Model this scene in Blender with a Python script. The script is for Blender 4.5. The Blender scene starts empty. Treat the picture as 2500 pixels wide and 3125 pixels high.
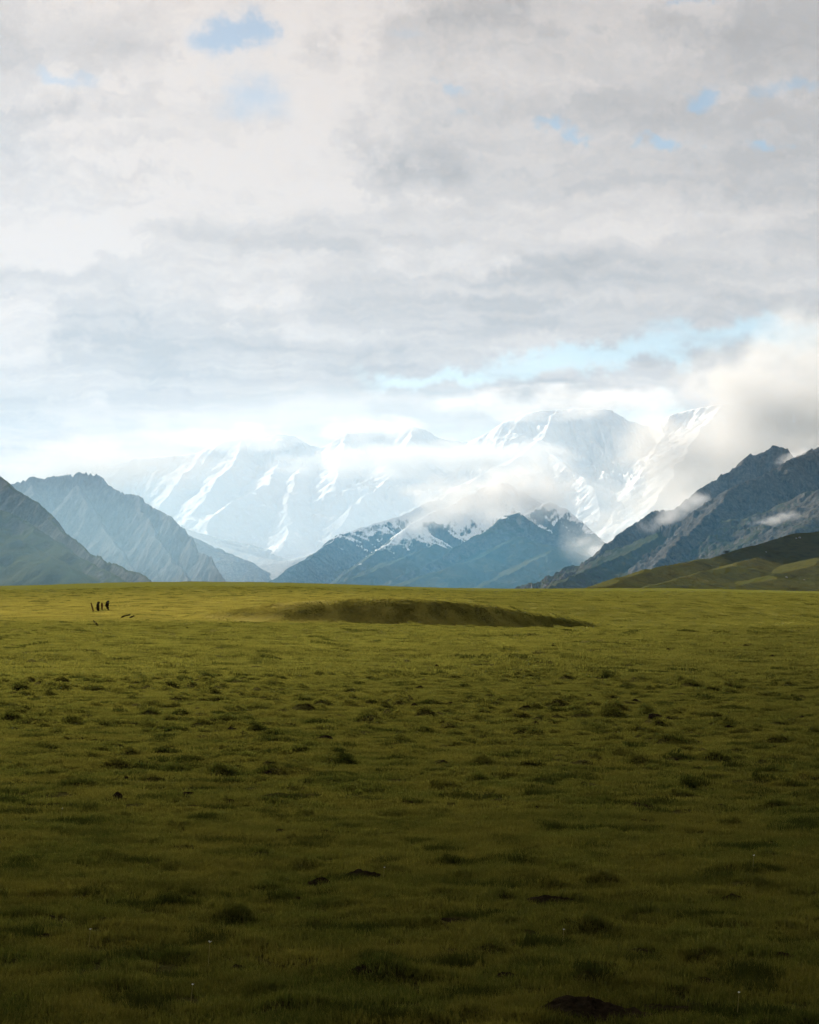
import bpy, math, random
import numpy as np

# =====================================================================
#  CAMERA, WORLD, SUN, EXPOSURE
# =====================================================================
F, W, H, HOR = 5275.0, 2500.0, 3125.0, 1790.0      # focal length and frame in photograph pixels, row of the true horizon
CAMZ = 2.2
TH = math.atan((HOR - H / 2) / F)
SUN_AZ, SUN_EL = math.radians(-28), math.radians(27)   # azimuth from +Y (view direction), negative = left
SUN = (math.sin(SUN_AZ) * math.cos(SUN_EL), math.cos(SUN_AZ) * math.cos(SUN_EL), math.sin(SUN_EL))

sc = bpy.context.scene
COL = sc.collection
cam_d = bpy.data.cameras.new("camera")
cam = bpy.data.objects.new("camera", cam_d)
COL.objects.link(cam)
cam.location = (0, 0, CAMZ)
cam.rotation_euler = (math.pi / 2 + TH, 0, 0)
cam_d.sensor_fit = 'VERTICAL'
cam_d.sensor_height = 36.0
cam_d.lens = 36.0 * F / H
cam_d.clip_start = 0.1
cam_d.clip_end = 120000
sc.camera = cam

sc.view_settings.view_transform = 'Standard'
sc.view_settings.look = 'None'
sc.view_settings.exposure = 1.4
sc.view_settings.gamma = 1.0
sc.view_settings.use_curve_mapping = False
cy = sc.cycles
sc.render.engine = 'CYCLES'
cy.use_denoising = True
cy.denoiser = 'OPENIMAGEDENOISE'
cy.denoising_input_passes = 'RGB_ALBEDO_NORMAL'
cy.max_bounces = 8
cy.diffuse_bounces = 2
cy.glossy_bounces = 1
cy.transmission_bounces = 3
cy.volume_bounces = 1
cy.volume_step_rate = 0.8
cy.volume_max_steps = 96
cy.transparent_max_bounces = 8
cy.use_adaptive_sampling = True
cy.adaptive_threshold = 0.02
cy.adaptive_min_samples = 20
cy.sample_clamp_indirect = 4.0


def ray(px, row):
    """direction of a photograph pixel, scaled so that its y is 1"""
    cx, cyy = (px - W / 2) / F, (H / 2 - row) / F
    y = math.cos(TH) - cyy * math.sin(TH)
    return cx / y, (math.sin(TH) + cyy * math.cos(TH)) / y


def at(px, row, d):
    u, v = ray(px, row)
    return (u * d, d, CAMZ + v * d)


class NT:
    """small helper that wires shader nodes"""
    def __init__(self, tree):
        self.t = tree
        self.n, self.l = tree.nodes, tree.links
        self.n.clear()

    def node(self, typ, ins=None, **kw):
        nd = self.n.new(typ)
        for k, v in kw.items():
            setattr(nd, k, v)
        for k, v in (ins or {}).items():
            self.put(nd.inputs[k], v)
        return nd

    def put(self, sock, v):
        if isinstance(v, bpy.types.NodeSocket):
            self.l.new(v, sock)
        elif isinstance(v, bpy.types.Node):
            self.l.new(v.outputs[0], sock)
        else:
            try:
                sock.default_value = v
            except Exception:
                sock.default_value = (*v, 1.0)

    def m(self, op, a, b=0.0, c=None, clamp=False):
        nd = self.n.new('ShaderNodeMath')
        nd.operation = op
        nd.use_clamp = clamp
        self.put(nd.inputs[0], a)
        self.put(nd.inputs[1], b)
        if c is not None:
            self.put(nd.inputs[2], c)
        return nd.outputs[0]

    def vm(self, op, a, b=None):
        nd = self.n.new('ShaderNodeVectorMath')
        nd.operation = op
        self.put(nd.inputs[0], a)
        if b is not None:
            self.put(nd.inputs[3] if op == 'SCALE' else nd.inputs[1], b)
        return nd.outputs[1] if op in ('LENGTH', 'DOT_PRODUCT', 'DISTANCE') else nd.outputs[0]

    def xyz(self, x, y, z=0.0):
        return self.node('ShaderNodeCombineXYZ', {0: x, 1: y, 2: z}).outputs[0]

    def noise(self, vec, scale, detail=4.0, rough=0.5, lac=2.0, dist=0.0, color=False):
        nd = self.node('ShaderNodeTexNoise', {'Vector': vec, 'Scale': scale, 'Detail': detail, 'Roughness': rough, 'Lacunarity': lac, 'Distortion': dist})
        return nd.outputs[1] if color else nd.outputs[0]

    def rng(self, v, a, b, c=0.0, d=1.0, smooth=False):
        nd = self.node('ShaderNodeMapRange', {0: v, 1: a, 2: b, 3: c, 4: d}, interpolation_type='SMOOTHSTEP' if smooth else 'LINEAR')
        nd.clamp = True
        return nd.outputs[0]

    def mix(self, f, a, b, blend='MIX'):
        nd = self.n.new('ShaderNodeMix')
        nd.data_type = 'RGBA'
        nd.blend_type = blend
        self.put(nd.inputs[0], f)
        self.put(nd.inputs[6], a)
        self.put(nd.inputs[7], b)
        return nd.outputs[2]


# ------------------------------------------------------------------ sky
world = bpy.data.worlds.new("World")
sc.world = world
world.use_nodes = True
nt = NT(world.node_tree)
sky = nt.node('ShaderNodeTexSky', sky_type='NISHITA', sun_disc=False, sun_elevation=SUN_EL, sun_rotation=SUN_AZ, altitude=3000.0, air_density=1.0, dust_density=0.6, ozone_density=1.0)
d = nt.node('ShaderNodeTexCoord').outputs['Generated']
sx = nt.node('ShaderNodeSeparateXYZ', {0: d})
X, Y, Z = sx.outputs
yy = nt.m('MAXIMUM', Y, 0.05)
uv = nt.xyz(nt.m('DIVIDE', X, yy), nt.m('DIVIDE', Z, yy))             # tangent-plane direction round +Y
zz = nt.m('ADD', nt.m('MAXIMUM', Z, 0.0), 0.13)
q = nt.xyz(nt.m('MULTIPLY', nt.m('DIVIDE', X, zz), 0.62), nt.m('DIVIDE', Y, zz))              # where the direction meets a flat cloud deck
def n2(vec, scale, detail, rough, color=False):
    nd = nt.node('ShaderNodeTexNoise', {'Vector': vec, 'Scale': scale, 'Detail': detail, 'Roughness': rough}, noise_dimensions='2D')
    return nd.outputs[1] if color else nd.outputs[0]


warp = nt.vm('SUBTRACT', n2(uv, 22.0, 5.0, 0.65, True), (0.5, 0.5, 0.5))
wq = nt.vm('ADD', q, nt.vm('SCALE', warp, 0.30))
wuv = nt.vm('ADD', uv, nt.vm('MULTIPLY', warp, (0.075, 0.042, 0.0)))


def blob(px, row, rx, ry, rot=0.0, soft=1.0):
    """1 at the middle of an ellipse in the sky, 0 at its rim"""
    u, v = ray(px, row)
    if abs(rot) < 5.0:
        e = nt.vm('MULTIPLY', nt.vm('SUBTRACT', wuv, (u, v, 0)), (F / (rx * 1.25), F / (ry * 1.25), 0))
        return nt.rng(nt.vm('LENGTH', e), soft, 0.0, 0.0, 1.0, smooth=True)
    mp = nt.node('ShaderNodeMapping', {'Vector': wuv, 'Location': (u, v, 0), 'Rotation': (0, 0, math.radians(rot)), 'Scale': (1.2 * rx / F, 1.2 * ry / F, 1.0)}, vector_type='TEXTURE')
    return nt.rng(nt.vm('LENGTH', mp.outputs[0]), soft, 0.0, 0.0, 1.0, smooth=True)


holes = [(715, 105, 150, 85, 0, 1.1), (750, 290, 150, 110, 0, .55), (1660, 385, 95, 38, 0, .8), (1745, 425, 80, 34, 0, .8), (2020, 440, 70, 34, 0, .8),
         (2165, 300, 90, 55, 0, .95), (2330, 435, 95, 32, 4, .85), (2425, 255, 110, 40, 0, .6), (1400, 255, 60, 34, 0, .6), (1440, 345, 50, 28, 0, .5), (185, 240, 110, 34, 0, .5),
         (1250, 90, 110, 40, 0, .4), (1850, 1090, 720, 62, 6.5, .85), (2300, 1025, 420, 60, 3, .85), (1350, 1150, 330, 40, 3, .7), (1450, 1312, 230, 42, 4, .55), (600, 1352, 260, 40, 0, .35),
         (2010, 1250, 200, 60, 0, .7), (2130, 5, 90, 30, 0, .7), (985, 1350, 120, 40, 0, .45)]
blue = None
for (px, row, rx, ry, rot, amp) in holes:
    b = nt.m('MULTIPLY', blob(px, row, rx, ry, rot), amp * 1.15)
    blue = b if blue is None else nt.m('MAXIMUM', blue, b)
cov = n2(wq, 0.95, 6.0, 0.58)
fine = n2(wq, 4.0, 6.0, 0.58)
blue = nt.m('MAXIMUM', blue, nt.rng(cov, 0.33, 0.22, 0.0, 0.8))        # the deck breaks elsewhere too
blue = nt.rng(nt.m('ADD', blue, nt.m('MULTIPLY', nt.m('SUBTRACT', fine, 0.5), 0.75)), 0.05, 1.0, 0, 0.78, smooth=True)
# cloud tone: lumps, flat bases, brighter towards the sun
shade = nt.m('ADD', nt.m('MULTIPLY', cov, 0.50), nt.m('MULTIPLY', fine, 0.50))
tone = nt.rng(shade, 0.395, 0.605, 0.78, 1.15)
for (px, row, rx, ry, amp) in [(1290, 485, 260, 95, .24), (1180, 360, 190, 80, .10), (330, 120, 260, 100, .12), (1950, 290, 300, 120, .10), (2480, 560, 160, 130, .12), (1600, 830, 800, 60, .07), (1500, 20, 500, 60, .08), (300, 1230, 500, 45, .06), (2250, 120, 400, 120, .08)]:
    tone = nt.m('SUBTRACT', tone, nt.m('MULTIPLY', blob(px, row, rx, ry), amp))
glow = nt.m('MAXIMUM', nt.vm('DOT_PRODUCT', d, SUN), 0.0)
tone = nt.m('MULTIPLY', tone, nt.m('ADD', 0.80, nt.m('MULTIPLY', nt.m('POWER', glow, 4.0), 0.14)))
CLOUD = 2.7          # radiance of the deck before the 0.1 background strength
warm = nt.mix(nt.rng(tone, 0.72, 1.08), (1.02 * CLOUD, 0.962 * CLOUD, 0.945 * CLOUD), (1.075 * CLOUD, 0.985 * CLOUD, 0.935 * CLOUD))
cloudc = nt.mix(1.0, warm, nt.xyz(tone, tone, tone), 'MULTIPLY')
skyc = nt.mix(1.0, sky.outputs[0], (0.60, 0.52, 0.42), 'MULTIPLY')
col = nt.mix(blue, cloudc, skyc)
bg = nt.node('ShaderNodeBackground', {'Color': col, 'Strength': 0.1})
nt.node('ShaderNodeOutputWorld', {'Surface': bg.outputs[0]})
world.cycles.sampling_method = 'MANUAL'
world.cycles.sample_map_resolution = 512

sun_d = bpy.data.lights.new("sun", 'SUN')
sun_d.energy = 3.8
sun_d.angle = math.radians(0.21)
sun_d.color = (1.0, 0.93, 0.82)
sun = bpy.data.objects.new("sun", sun_d)
COL.objects.link(sun)
sun.rotation_euler = (math.pi / 2 - SUN_EL, 0, -SUN_AZ + math.pi)   # checked below
from mathutils import Vector
sun.rotation_euler = Vector(SUN).to_track_quat('Z', 'Y').to_euler()


# =====================================================================
#  HELPERS
# =====================================================================
rs = np.random.RandomState(11)
_perm = np.concatenate([rs.permutation(4096)] * 3).astype(np.int64)
_ga = rs.rand(4096) * 2 * np.pi
_gx, _gy = np.cos(_ga), np.sin(_ga)


def perlin(x, y):
    xi, yi = np.floor(x).astype(np.int64), np.floor(y).astype(np.int64)
    fx, fy = x - xi, y - yi
    u, v = fx * fx * fx * (fx * (fx * 6 - 15) + 10), fy * fy * fy * (fy * (fy * 6 - 15) + 10)

    def g(ix, iy, dx, dy):
        h = _perm[(_perm[ix & 4095] + iy) & 4095]
        return _gx[h] * dx + _gy[h] * dy
    a, b = g(xi, yi, fx, fy), g(xi + 1, yi, fx - 1, fy)
    c, e = g(xi, yi + 1, fx, fy - 1), g(xi + 1, yi + 1, fx - 1, fy - 1)
    return (a + u * (b - a)) * (1 - v) + (c + u * (e - c)) * v


def fbm(x, y, octv=5, gain=0.5, lac=2.03, ridged=False):
    s, amp, tot = 0.0, 1.0, 0.0
    for i in range(octv):
        n = perlin(x + 17.3 * i, y - 9.1 * i)
        if ridged:
            n = 0.5 - np.abs(n) * 2.0
        s = s + n * amp
        tot += amp
        amp *= gain
        x, y = x * lac, y * lac
    return s / tot


def sstep(a, b, x):
    t = np.clip((x - a) / (b - a), 0, 1)
    return t * t * (3 - 2 * t)


def grid_mesh(name, P, attrs=None, smooth=True):
    """P: (rows, cols, 3) vertex grid -> mesh"""
    r, c = P.shape[:2]
    me = bpy.data.meshes.new(name)
    me.vertices.add(r * c)
    me.vertices.foreach_set('co', P.reshape(-1).astype(np.float32))
    i = np.arange(r * c).reshape(r, c)
    q = np.stack([i[:-1, :-1], i[:-1, 1:], i[1:, 1:], i[1:, :-1]], -1).reshape(-1, 4)
    me.loops.add(q.size)
    me.loops.foreach_set('vertex_index', q.reshape(-1).astype(np.int32))
    me.polygons.add(len(q))
    me.polygons.foreach_set('loop_start', np.arange(0, q.size, 4, dtype=np.int32))
    me.polygons.foreach_set('loop_total', np.full(len(q), 4, dtype=np.int32))
    me.polygons.foreach_set('use_smooth', np.full(len(q), smooth))
    for k, v in (attrs or {}).items():
        a = me.attributes.new(k, 'FLOAT', 'POINT')
        a.data.foreach_set('value', np.asarray(v, dtype=np.float32).reshape(-1))
    me.update()
    me.validate()
    return me


def raw_mesh(name, V, faces, smooth=False):
    me = bpy.data.meshes.new(name)
    me.from_pydata([tuple(v) for v in V], [], [tuple(f) for f in faces])
    if smooth:
        me.polygons.foreach_set('use_smooth', np.full(len(me.polygons), True))
    me.update()
    return me


def obj(name, me, mat=None, parent=None, **props):
    o = bpy.data.objects.new(name, me)
    COL.objects.link(o)
    if mat is not None and me is not None and not me.materials:
        me.materials.append(mat)
    if parent:
        o.parent = parent
    for k, v in props.items():
        o[k] = v
    return o


def material(name):
    m = bpy.data.materials.new(name)
    m.use_nodes = True
    return m, NT(m.node_tree)


def principled(t, color, rough=0.9, normal=None, spec=0.2):
    b = t.node('ShaderNodeBsdfPrincipled', {'Base Color': color, 'Roughness': rough, 'Specular IOR Level': spec})
    if normal is not None:
        t.put(b.inputs['Normal'], normal)
    t.node('ShaderNodeOutputMaterial', {'Surface': b.outputs[0]})
    return b


# =====================================================================
#  MATERIALS
# =====================================================================
def mat_mountain(name, rock_a, rock_b, grass_a, grass_b, grass_bias=0.0, snow_line=None, detail=1.0, snow=((0.66, 0.70, 0.75), (0.78, 0.80, 0.82))):
    """rock, scree and alpine turf by steepness; snow above a line, on what is not too steep, by its own patches"""
    m, t = material(name)
    geo = t.node('ShaderNodeNewGeometry')
    pos, nz = geo.outputs['Position'], t.node('ShaderNodeSeparateXYZ', {0: geo.outputs['Normal']}).outputs[2]
    pz = t.node('ShaderNodeSeparateXYZ', {0: pos}).outputs[2]
    n1 = t.noise(pos, 0.0035 * detail, 8, 0.62)
    n2 = t.noise(pos, 0.016 * detail, 8, 0.68)
    n3 = t.noise(t.vm('MULTIPLY', pos, (1.0, 1.0, 0.35)), 0.05 * detail, 5, 0.65)
    rock = t.mix(t.rng(n2, 0.32, 0.68), rock_a, rock_b)
    rock = t.mix(t.rng(n3, 0.42, 0.70, 0, 0.75), rock, tuple(min(1, c * 1.75) for c in rock_b))
    turf = t.mix(t.rng(n1, 0.35, 0.65), grass_a, grass_b)
    at_r = t.node('ShaderNodeAttribute', attribute_name='rock').outputs['Fac']
    g = t.m('ADD', t.m('MULTIPLY', t.m('SUBTRACT', nz, 0.80), 3.2), t.m('MULTIPLY', t.m('SUBTRACT', n2, 0.5), 2.6))
    g = t.m('SUBTRACT', t.m('ADD', g, grass_bias), t.m('MULTIPLY', at_r, 2.2))
    colr = t.mix(t.rng(g, -0.25, 0.35), rock, turf)
    rough = 0.95
    if snow_line is not None:
        zl, zs, slope0 = snow_line
        s = t.m('ADD', t.m('DIVIDE', t.m('SUBTRACT', pz, zl), zs), t.m('MULTIPLY', t.m('SUBTRACT', n1, 0.5), 2.2))
        s = t.m('ADD', s, t.m('MULTIPLY', t.m('SUBTRACT', n2, 0.5), 2.0))
        s = t.m('ADD', s, t.m('MULTIPLY', t.m('SUBTRACT', nz, slope0), 5.0))
        at_s = t.node('ShaderNodeAttribute', attribute_name='snow').outputs['Fac']
        s = t.m('ADD', t.m('SUBTRACT', s, t.m('MULTIPLY', at_r, 1.9)), at_s)
        snowc = t.mix(t.rng(n2, 0.3, 0.7), *snow)
        colr = t.mix(t.rng(s, -0.25, 0.45), colr, snowc)
    bump = t.node('ShaderNodeBump', {'Strength': 0.85, 'Distance': 22.0 / detail, 'Height': t.m('ADD', n2, t.m('MULTIPLY', n3, 0.5))})
    principled(t, colr, rough, bump.outputs[0], 0.0)
    return m


M_left = mat_mountain('turf_and_scree_left', (0.048, 0.050, 0.050), (0.085, 0.085, 0.082), (0.036, 0.048, 0.022), (0.066, 0.068, 0.034), 0.55)
M_rocky = mat_mountain('grey_rock_left', (0.075, 0.072, 0.072), (0.12, 0.115, 0.112), (0.07, 0.072, 0.05), (0.095, 0.09, 0.065), -0.6)
M_right = mat_mountain('rock_scree_turf_right', (0.010, 0.011, 0.013), (0.085, 0.078, 0.070), (0.028, 0.036, 0.016), (0.058, 0.058, 0.026), 0.25, detail=2.0)
M_mid = mat_mountain('blue_foothill', (0.022, 0.025, 0.027), (0.085, 0.084, 0.078), (0.020, 0.030, 0.017), (0.072, 0.070, 0.036), 0.55, (520.0, 150.0, 0.60))
M_snow = mat_mountain('snow_and_rock', (0.10, 0.105, 0.115), (0.18, 0.18, 0.18), (0.10, 0.10, 0.085), (0.14, 0.13, 0.115), 0.0, (260.0, 170.0, 0.16), detail=0.6)
M_glacier = mat_mountain('glacier_ice', (0.13, 0.13, 0.135), (0.22, 0.21, 0.20), (0.14, 0.13, 0.115), (0.17, 0.16, 0.14), -0.4, (150.0, 260.0, 0.86), detail=1.6, snow=((0.24, 0.26, 0.29), (0.44, 0.44, 0.44)))


def grass_color(t, pos, base=None):
    """pasture colour: olive turf with straw-coloured and greener patches"""
    flat = t.vm('MULTIPLY', pos, (1.0, 1.0, 0.0))
    a = t.noise(flat, 0.9, 5, 0.6)
    b = t.noise(flat, 0.11, 4, 0.55)
    c = t.noise(flat, 0.018, 3, 0.5)
    col = t.mix(t.rng(a, 0.40, 0.60), (0.038, 0.056, 0.010), (0.104, 0.092, 0.018))
    col = t.mix(t.rng(b, 0.36, 0.66, 0, 0.6), col, (0.118, 0.108, 0.021))
    col = t.mix(t.rng(c, 0.40, 0.62, 0, 0.65), col, (0.062, 0.070, 0.013))
    # greener close by, straw beyond; the ramp also paints foreground shade into the colour
    dist = t.vm('LENGTH', flat)
    col = t.mix(t.rng(dist, 6.0, 55.0, 0, 0.75), col, (0.190, 0.178, 0.044))
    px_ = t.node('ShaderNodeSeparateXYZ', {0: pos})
    sunlit_straw = t.m('MULTIPLY', t.m('MULTIPLY', t.rng(px_.outputs[1], 95.0, 150.0), t.rng(px_.outputs[1], 320.0, 190.0)), t.rng(t.m('ADD', px_.outputs[0], t.m('MULTIPLY', b, 30.0)), 28.0, 2.0))
    col = t.mix(t.m('MULTIPLY', sunlit_straw, 0.85), col, (0.305, 0.255, 0.068))      # straw flat on the left, its sunlight also brightened into the colour
    return col, a, b


m_ground, t = material('pasture_ground')
geo = t.node('ShaderNodeNewGeometry')
pos = geo.outputs['Position']
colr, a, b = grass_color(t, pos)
n4 = t.noise(t.vm('MULTIPLY', pos, (0.5, 1.0, 1.0)), 2.2, 6, 0.62)
colr = t.mix(t.rng(n4, 0.62, 0.74, 0, 0.8), colr, (0.030, 0.034, 0.010))
colr = t.mix(t.rng(t.vm('LENGTH', pos), 40.0, 130.0, 0.85, 0.0), colr, (0.026, 0.024, 0.009))     # thatch and soil between the blades
colr = t.mix(t.rng(t.vm('LENGTH', pos), 220.0, 330.0, 0.0, 1.0), colr, t.mix(1.0, colr, t.xyz(0.72, 0.78, 0.66), 'MULTIPLY'))     # far turf a little greener, darkened to stand in for blade self-shadow
bump = t.node('ShaderNodeBump', {'Strength': 0.9, 'Distance': 0.35, 'Height': t.m('ADD', n4, t.m('MULTIPLY', t.noise(pos, 9.0, 4, 0.6), 0.3))})
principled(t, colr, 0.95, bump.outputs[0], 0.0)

m_hill, t = material('hill_turf')
geo = t.node('ShaderNodeNewGeometry')
pos = geo.outputs['Position']
n1, n2, n3 = t.noise(pos, 0.012, 6, 0.6), t.noise(t.vm('MULTIPLY', pos, (1, 1, 3)), 0.07, 6, 0.62), t.noise(pos, 0.5, 4, 0.6)
colr = t.mix(t.rng(n1, 0.36, 0.64), (0.068, 0.062, 0.015), (0.054, 0.058, 0.013))
colr = t.mix(t.rng(n2, 0.5, 0.72, 0, 0.8), colr, (0.026, 0.025, 0.009))
colr = t.mix(t.rng(n3, 0.6, 0.72, 0, 0.5), colr, (0.035, 0.036, 0.016))
bump = t.node('ShaderNodeBump', {'Strength': 0.9, 'Distance': 4.0, 'Height': t.m('ADD', n2, t.m('MULTIPLY', n3, 0.15))})
principled(t, colr, 0.95, bump.outputs[0], 0.0)

m_soil, t = material('dug_soil')
tc = t.node('ShaderNodeTexCoord').outputs['Object']
rnd = t.node('ShaderNodeObjectInfo').outputs['Random']
n1 = t.noise(t.vm('ADD', tc, t.xyz(rnd, rnd, rnd)), 5.0, 7, 0.65)
colr = t.mix(t.rng(n1, 0.35, 0.7), (0.014, 0.011, 0.008), (0.045, 0.034, 0.022))
bump = t.node('ShaderNodeBump', {'Strength': 1.0, 'Distance': 0.05, 'Height': n1})
principled(t, colr, 1.0, bump.outputs[0], 0.0)

m_red, t = material('red_brown_soil')
n1 = t.noise(t.node('ShaderNodeNewGeometry').outputs['Position'], 6.0, 6, 0.65)
colr = t.mix(t.rng(n1, 0.35, 0.7), (0.055, 0.026, 0.012), (0.13, 0.07, 0.035))
principled(t, colr, 1.0, t.node('ShaderNodeBump', {'Strength': 1.0, 'Distance': 0.05, 'Height': n1}).outputs[0], 0.0)

m_blade, t = material('grass_blade')
geo = t.node('ShaderNodeNewGeometry')
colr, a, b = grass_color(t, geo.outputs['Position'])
tint = t.node('ShaderNodeAttribute', attribute_type='INSTANCER', attribute_name='tint').outputs['Fac']
shade_green = t.node('ShaderNodeAttribute', attribute_type='INSTANCER', attribute_name='shade_green').outputs['Fac']
tip = t.node('ShaderNodeAttribute', attribute_name='tip').outputs['Fac']
vary = t.node('ShaderNodeAttribute', attribute_name='vary').outputs['Fac']
colr = t.mix(t.m('MULTIPLY', tip, t.rng(vary, 0.45, 1.0, 0.05, 0.9)), colr, (0.185, 0.150, 0.042))
colr = t.mix(t.rng(shade_green, 0.0, 1.0, 0.0, 0.78), colr, (0.013, 0.021, 0.006))  # darker green tufts, also carrying the hummocks' shade as colour
colr = t.mix(1.0, colr, (0.92, 1.0, 1.25), 'MULTIPLY')
k = t.m('ADD', 0.72, t.m('ADD', t.m('MULTIPLY', tint, 0.30), t.m('MULTIPLY', vary, 0.28)))
colr = t.mix(1.0, colr, t.xyz(k, k, k), 'MULTIPLY')
df = t.node('ShaderNodeBsdfDiffuse', {'Color': colr})
tr = t.node('ShaderNodeBsdfTranslucent', {'Color': t.mix(1.0, colr, (1.15, 1.1, 0.6), 'MULTIPLY')})
mx = t.node('ShaderNodeMixShader', {0: 0.42, 1: df.outputs[0], 2: tr.outputs[0]})
t.node('ShaderNodeOutputMaterial', {'Surface': mx.outputs[0]})

m_cloud, t = material('shade_cloud_body')
mx = t.node('ShaderNodeMixShader', {0: 0.35, 1: t.node('ShaderNodeBsdfDiffuse', {'Color': (0.85, 0.86, 0.88)}).outputs[0], 2: t.node('ShaderNodeBsdfTranslucent', {'Color': (0.85, 0.86, 0.88)}).outputs[0]})
t.node('ShaderNodeOutputMaterial', {'Surface': mx.outputs[0]})

m_stone, t = material('pale_stone')
n1 = t.noise(t.node('ShaderNodeTexCoord').outputs['Object'], 3.0, 6, 0.6)
principled(t, t.mix(n1, (0.16, 0.155, 0.145), (0.36, 0.35, 0.33)), 0.9)
m_petal, t = material('white_petals')
principled(t, (0.62, 0.62, 0.60), 0.8)
m_stem, t = material('pale_stem')
principled(t, (0.20, 0.17, 0.06), 0.8)
m_bush, t = material('dark_shrub_leaves')
principled(t, (0.022, 0.028, 0.012), 0.9)

# =====================================================================
#  GROUND
# =====================================================================
#  profile of the plain by bearing: shelf edge, hollow, terrace bank, terrace top, crest
KP = np.array([-1500, 0, 450, 800, 1080, 1300, 1600, 1800, 2100, 2500, 4000], float)
K_shelf = np.array([1907, 1905, 1905, 1903, 1905, 1912, 1919, 1918, 1916, 1914, 1912], float)       # row of the near shelf's edge
K_bd = np.array([190, 182, 174, 174, 176, 178, 182, 184, 186, 192, 200], float)                     # distance of the bank's foot
K_bw = np.array([60, 55, 44, 36, 32, 32, 34, 36, 40, 48, 50], float)                                 # run of the bank
K_foot = np.array([1868, 1868, 1872, 1893, 1906, 1915, 1922, 1921, 1919, 1917, 1915], float)        # row of its foot
K_top = np.array([1835, 1831, 1828, 1827, 1826, 1827, 1829, 1829, 1828, 1832, 1832], float)         # row of its top edge
K_crest = np.array([1800, 1789, 1776, 1775, 1784, 1793, 1797, 1796, 1797, 1806, 1812], float)


# a long grassy hillock standing before the bank: row of its top edge by bearing
K_hp = np.array([-1500, 480, 620, 760, 900, 1100, 1300, 1450, 1600, 1750, 1880, 1960, 4000], float)
K_hr = np.array([1960, 1905, 1872, 1849, 1835, 1827, 1829, 1842, 1864, 1889, 1914, 1935, 1960], float)


def zrow(row, dist):
    return CAMZ + (HOR - row) / F * dist


def kin(px, K):
    """smooth interpolation over the bearing"""
    out = 0
    for k, w in ((-90, .2), (-45, .2), (0, .2), (45, .2), (90, .2)):
        out = out + w * np.interp(px + k, KP, K)
    return out


def profile(px, dist):
    sh, bd, bw, ft, tp, cr = (kin(px, K) for K in (K_shelf, K_bd, K_bw, K_foot, K_top, K_crest))
    D = [np.zeros_like(px), 0 * px + 70, 0 * px + 100, bd * 0.55 + 45, bd - 3, bd, bd + bw, bd + bw + 6, 0 * px + 340, 0 * px + 520, 0 * px + 720, 0 * px + 1300, 0 * px + 4000, 0 * px + 90000]
    zs = zrow(sh, 100.0)
    zf = zrow(ft, bd)
    ztop = zrow(tp, bd + bw)
    Zc = [0 * px, 0 * px, zs, (zs + zf) / 2 - 0.25, zf - 0.12, zf, ztop, ztop + 0.12, zrow((tp * 0.35 + cr * 0.65), 340.0), zrow(cr, 520.0), zrow(cr, 520.0) - 2.5, 0 * px - 14, 0 * px - 24, 0 * px - 26]
    z = np.full_like(dist, -26.0)
    for i in range(len(D) - 1):
        t_ = (dist - D[i]) / np.maximum(D[i + 1] - D[i], 1e-3)
        mk = (t_ >= 0) & (t_ < 1)
        e = t_
        if i in (5,):
            e = t_ * t_ * (3 - 2 * t_) * 0.6 + t_ * 0.4
        z = np.where(mk, Zc[i] + (Zc[i + 1] - Zc[i]) * e, z)
    return z


def cell_bumps(x, y, cell, seed, dens, hmin, hmax, rmin, rmax):
    """low grass hummocks, one at most in a cell"""
    z = np.zeros_like(x)
    ci, cj = np.floor(x / cell).astype(np.int64), np.floor(y / cell).astype(np.int64)
    for a_ in (-1, 0, 1):
        for b_ in (-1, 0, 1):
            i, j = ci + a_, cj + b_
            h0 = _perm[(_perm[(i + seed) & 4095] + j) & 4095] / 4096.0
            h1 = _perm[(_perm[(i + seed + 77) & 4095] + j + 31) & 4095] / 4096.0
            h2 = _perm[(_perm[(i + seed + 191) & 4095] + j + 87) & 4095] / 4096.0
            h3 = _perm[(_perm[(i + seed + 311) & 4095] + j + 187) & 4095] / 4096.0
            cx_, cy_ = (i + h1) * cell, (j + h2) * cell
            r_ = rmin + (rmax - rmin) * h3
            d2 = ((x - cx_) / (r_ * 1.5)) ** 2 + ((y - cy_) / r_) ** 2
            z = np.maximum(z, np.where(h0 < dens, (hmin + (hmax - hmin) * h2) * np.exp(-d2 * 1.7), 0))
    return z


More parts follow.
